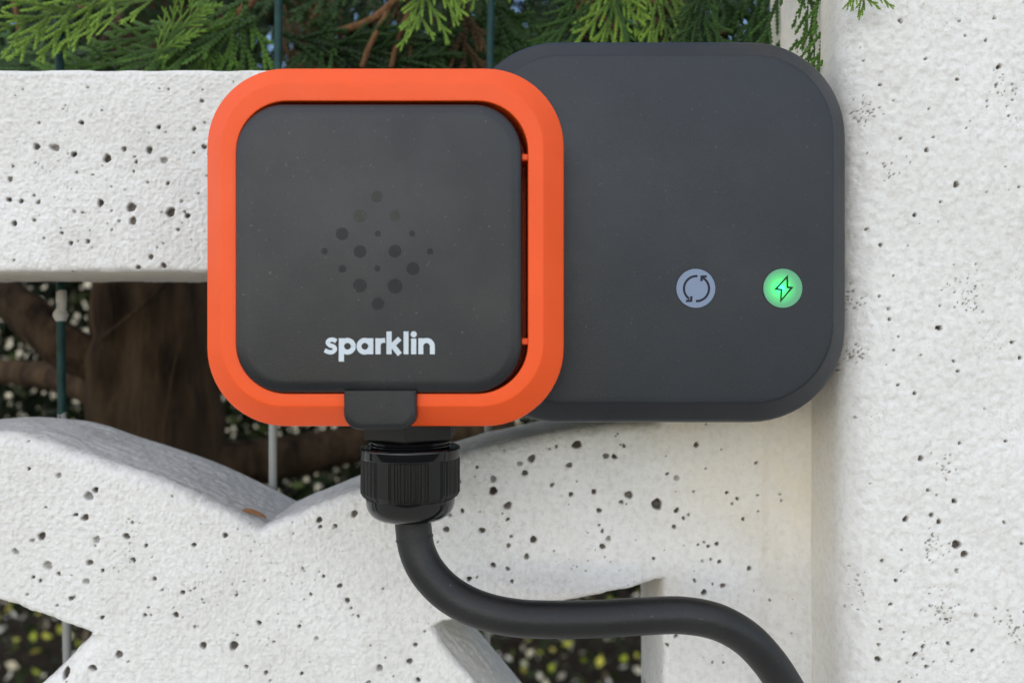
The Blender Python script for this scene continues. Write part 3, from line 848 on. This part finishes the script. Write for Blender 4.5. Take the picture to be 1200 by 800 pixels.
# brown woody shoots between the fronds
for pts, r0 in (([(225, 34, 385), (262, 27, 380), (283, 14, 378), (300, -8, 380)], 2.4), ([(395, 38, 400), (430, 26, 395), (455, 8, 395), (475, -12, 400)], 2.0),
                ([(424, 80, 392), (433, 55, 392), (450, 22, 394), (462, -5, 398)], 1.5), ([(458, 80, 396), (466, 50, 396), (478, 15, 398)], 1.3),
                ([(362, 30, 410), (372, 10, 412), (368, -15, 415)], 1.4), ([(660, -15, 400), (690, 6, 395), (714, 30, 392), (722, 48, 392)], 2.1),
                ([(684, 46, 398), (680, 20, 400), (672, -10, 405)], 1.2), ([(800, 40, 395), (825, 43, 390), (850, 38, 392)], 1.6), ([(745, -5, 410), (775, 8, 410), (790, 20, 415)], 1.4),
                ([(90, -10, 420), (94, 4, 410), (97, 12, 405)], 1.6), ([(905, -12, 385), (930, 20, 380), (950, 48, 378)], 1.2), ([(16, 0, 470), (22, 30, 468), (26, 60, 470)], 1.6)):
    v, f = tube(catmull([tb(*p) for p in pts], 6), r0, 7, True, .12, int(pts[0][0])); obj('shoot', v, f, M['twig'], tree, TO, angle=0)

def frond(px, py, d, ang, scale, k, tilt=0, roll=0, tint=None):
    """rooted at pixel px,py; ang in the picture plane, 0 = right, 90 = down"""
    o = bpy.data.objects.new('frond', sprays[k % len(sprays)]); COL.objects.link(o); o.parent = tree
    p = P(px, py, d)
    o.location = tuple((p[i] - TO[i]) / 1000 for i in range(3))
    m = Matrix.Rotation(math.radians(ang), 4, 'Y') @ Matrix.Rotation(math.radians(tilt), 4, 'Z') @ Matrix.Rotation(math.radians(roll), 4, 'X')
    o.rotation_euler = m.to_euler(); o.scale = (scale * 1.25,) * 3
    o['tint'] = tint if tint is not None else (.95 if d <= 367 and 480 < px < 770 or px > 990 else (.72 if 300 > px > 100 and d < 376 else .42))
    return o
CUR = [(205, -8, 346, 168, .52, 0, 5, 20, 1.0), (170, -30, 348, 150, .5, 1, -8, -20, .95), (285, 0, 365, 152, .75, 2, 0, 25, .7), (290, 8, 362, 128, .62, 3, 8, -15, .75), (300, 20, 365, 152, .7, 4, -6, 18, .6),
       (120, 60, 380, 172, .75, 5, 6, 30), (150, 75, 385, 178, .8, 0, 0, 40), (288, -25, 366, 92, .70, 1, 4, -10), (176, 78, 352, -58, .26, 2, 0, 0, .9), (255, 45, 384, 160, .8, 3, 0, 35),
       (320, 38, 398, 12, .7, 4, 0, 35, .22), (345, 55, 405, 5, .72, 5, 5, 30, .22), (262, -30, 370, 110, .55, 5, 0, 20), (400, -10, 402, 110, .7, 2, 0, 20), (500, -20, 398, 95, .7, 3, 0, 20, .22), (520, -25, 404, 70, .7, 4, 4, -20, .22), (545, -20, 398, 88, .75, 5, -6, 25, .03),
       (560, -30, 402, 60, .85, 0, 0, 30), (600, -25, 404, 45, .85, 1, 0, -25, .22), (630, -30, 408, 30, .85, 2, 0, 30, .22), (482, -30, 404, 100, .8, 4, 5, 30, .03), (450, -30, 408, 100, .8, 1, 5, 30, .22),
       (503, -128, 362, 86, .44, 2, 0, 10), (487, -128, 362, 100, .36, 3, 0, 10), (556, -134, 362, 80, .36, 5, 0, 10), (585, -136, 362, 96, .34, 0, 0, 10), (620, -136, 360, 88, .34, 4, 0, -20),
       (735, -103, 366, 96, .50, 1, 0, 15), (752, -105, 366, 74, .52, 3, 5, -20), (722, -115, 370, 100, .50, 5, 0, 10), (810, -30, 392, 80, .62, 4, 0, 30), (840, -30, 390, 70, .68, 0, 5, 30), (870, -30, 386, 72, .75, 2, 0, 25),
       (880, -40, 345, 75, .50, 3, -4, 20, .3), (900, -50, 330, 72, .50, 5, -6, 25, .45), (918, -60, 312, 66, .52, 1, -10, 20, .5), (930, -55, 300, 66, .50, 4, -12, 25, .62), (915, -40, 335, 64, .45, 2, -6, 30, .35), (895, -40, 350, 88, .5, 3, 4, 30, .25), (945, -60, 288, 68, .46, 0, -8, 15, .66), (925, -30, 330, 72, .45, 1, -5, -20, .4), (938, -20, 292, 66, .36, 2, -8, 20, .6),
       (996, -76, 256, 70, .20, 0, 0, 20), (815, -45, 348, 86, .50, 2, 0, 20, .4), (835, -45, 346, 100, .45, 4, 0, -20, .3), (800, -40, 350, 75, .42, 0, 0, -20, .35), (878, -96, 362, 88, .25, 1, 0, 10), (690, -30, 410, 80, .75, 0, 0, 30, .03), (660, -30, 412, 60, .75, 3, 0, 30, .22), (770, -30, 412, 80, .75, 5, 0, -30), (790, -25, 404, 95, .7, 1, 0, 30, .03)]
for c in CUR: frond(*c)
r8 = random.Random(21)
for k in range(60):
    px = r8.uniform(-250, 960); d = r8.uniform(430, 640)
    py = r8.uniform(-150, 10)
    frond(px, py, d, r8.gauss(92, 40), r8.uniform(.7, 1.2), r8.randrange(6), r8.uniform(-25, 25), r8.uniform(-50, 50), r8.choice([.02, .04, .09, .14, .2, .26, .32]))  # brown ones are dead; low green tints paint the shade deep in the hedge

# ------------------------------------------------------------------ garden behind
def leaf_cloud(name, pts, sizes, mat, seed, flat=0.0, wr=.38):
    r = np.random.default_rng(seed); n = len(pts)
    a = r.normal(size=(n, 3)); 
    if flat: a[:, 2] *= (1 - flat)
    a /= np.linalg.norm(a, axis=1)[:, None] + 1e-9
    b = np.cross(a, r.normal(size=(n, 3))); b /= np.linalg.norm(b, axis=1)[:, None] + 1e-9
    L = sizes[:, None]; W = L * wr; c = np.cross(a, b)
    q = np.stack([pts - a * L * .5, pts + b * W * .5 + c * W * .12, pts + a * L * .5, pts - b * W * .5 + c * W * .12], 1).reshape(-1, 3)
    return obj(name, q, np.arange(4 * n).reshape(n, 4), mat, origin=(0, 0, 0), smooth=False)
def leaf_mat(name, stops, rough=.6):
    m = N(name)
    g = m.n('NewGeometry').outputs['Random Per Island']
    m.l(m.ramp(g, stops), m.b.inputs['Base Color']); m.b.inputs['Roughness'].default_value = rough; m.b.inputs['Specular IOR Level'].default_value = .12; return m.m
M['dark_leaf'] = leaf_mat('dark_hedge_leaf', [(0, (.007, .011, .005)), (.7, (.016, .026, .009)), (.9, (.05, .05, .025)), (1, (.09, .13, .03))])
rg = np.random.default_rng(3)
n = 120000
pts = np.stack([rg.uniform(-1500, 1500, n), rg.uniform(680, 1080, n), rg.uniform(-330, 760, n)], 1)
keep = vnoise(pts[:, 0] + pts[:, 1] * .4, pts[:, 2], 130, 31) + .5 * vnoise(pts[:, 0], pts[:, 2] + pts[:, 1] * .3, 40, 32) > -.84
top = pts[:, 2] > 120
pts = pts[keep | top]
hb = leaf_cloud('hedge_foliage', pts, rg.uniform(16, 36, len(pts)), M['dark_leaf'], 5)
tag(hb, 'dark blurred mass of hedge leaves in the shade behind the fence', 'foliage', kind='stuff')
M['litter'] = leaf_mat('dapple_litter', [(0, (.02, .015, .010)), (.62, (.045, .033, .02)), (.70, (.20, .15, .09)), (.80, (.75, .68, .52)), (.95, (.85, .82, .74)), (.97, (.40, .48, .05))], .5)  # pale stops paint sun dapples onto some of the leaves
n = 9000
pts = np.stack([rg.uniform(-2600, 2600, n), 500 + 3600 * rg.random(n) ** .8, Zg - 10 + rg.uniform(0, 60, n)], 1)
lt = leaf_cloud('dapple_litter', pts, rg.uniform(14, 44, n), M['litter'], 6, .4)
tag(lt, 'dry leaves over the dark soil behind the fence, pale ones painted as sun dapples', 'leaf litter', kind='stuff')
M['cover'] = leaf_mat('dapple_cover_leaf', [(0, (.02, .03, .010)), (.58, (.035, .05, .016)), (.64, (.36, .46, .03)), (.78, (.74, .66, .12)), (.84, (.86, .74, .48)), (.94, (.88, .82, .66))], .4)  # yellow and cream stops paint sunlit spots, added to brighten the openings
n = 7500
pts = np.stack([rg.uniform(-2600, 2400, n), rg.uniform(1250, 3600, n), Zg + 20 + 260 * rg.random(n) ** 1.6], 1)
gc = leaf_cloud('dapple_cover', pts, rg.uniform(14, 36, n), M['cover'], 8, 0, .7)
tag(gc, 'added low leaves beyond the fence, yellow green and cream painted as sunlit spots', 'ground cover', kind='stuff')
# pale wall added behind the hedge so its gaps show bright specks
def wall_box(x0, x1, y0, y1, z0, z1): 
    V = [(x, y, z) for x in (x0, x1) for y in (y0, y1) for z in (z0, z1)]
    return V, [(0, 1, 3, 2), (4, 6, 7, 5), (0, 4, 5, 1), (2, 3, 7, 6), (0, 2, 6, 4), (1, 5, 7, 3)]
M['render'] = ground_mat('added_wall_pale_render', (.66, .58, .42), (.84, .76, .58), 12, .003)
gw = obj('added_back_wall', *wall_box(-7000, 7000, 4600, 4800, Zg - 60, 700), M['render'], origin=(0, 4700, Zg - 60), smooth=False)
tag(gw, 'added pale wall giving the bright specks seen through the hedge', 'wall')
cp_v, cp_f = wall_box(-7020, 7020, 4570, 4830, 700, 760)
obj('added_wall_coping', cp_v, cp_f, M['paint'], gw, (0, 4700, Zg - 60), smooth=False)
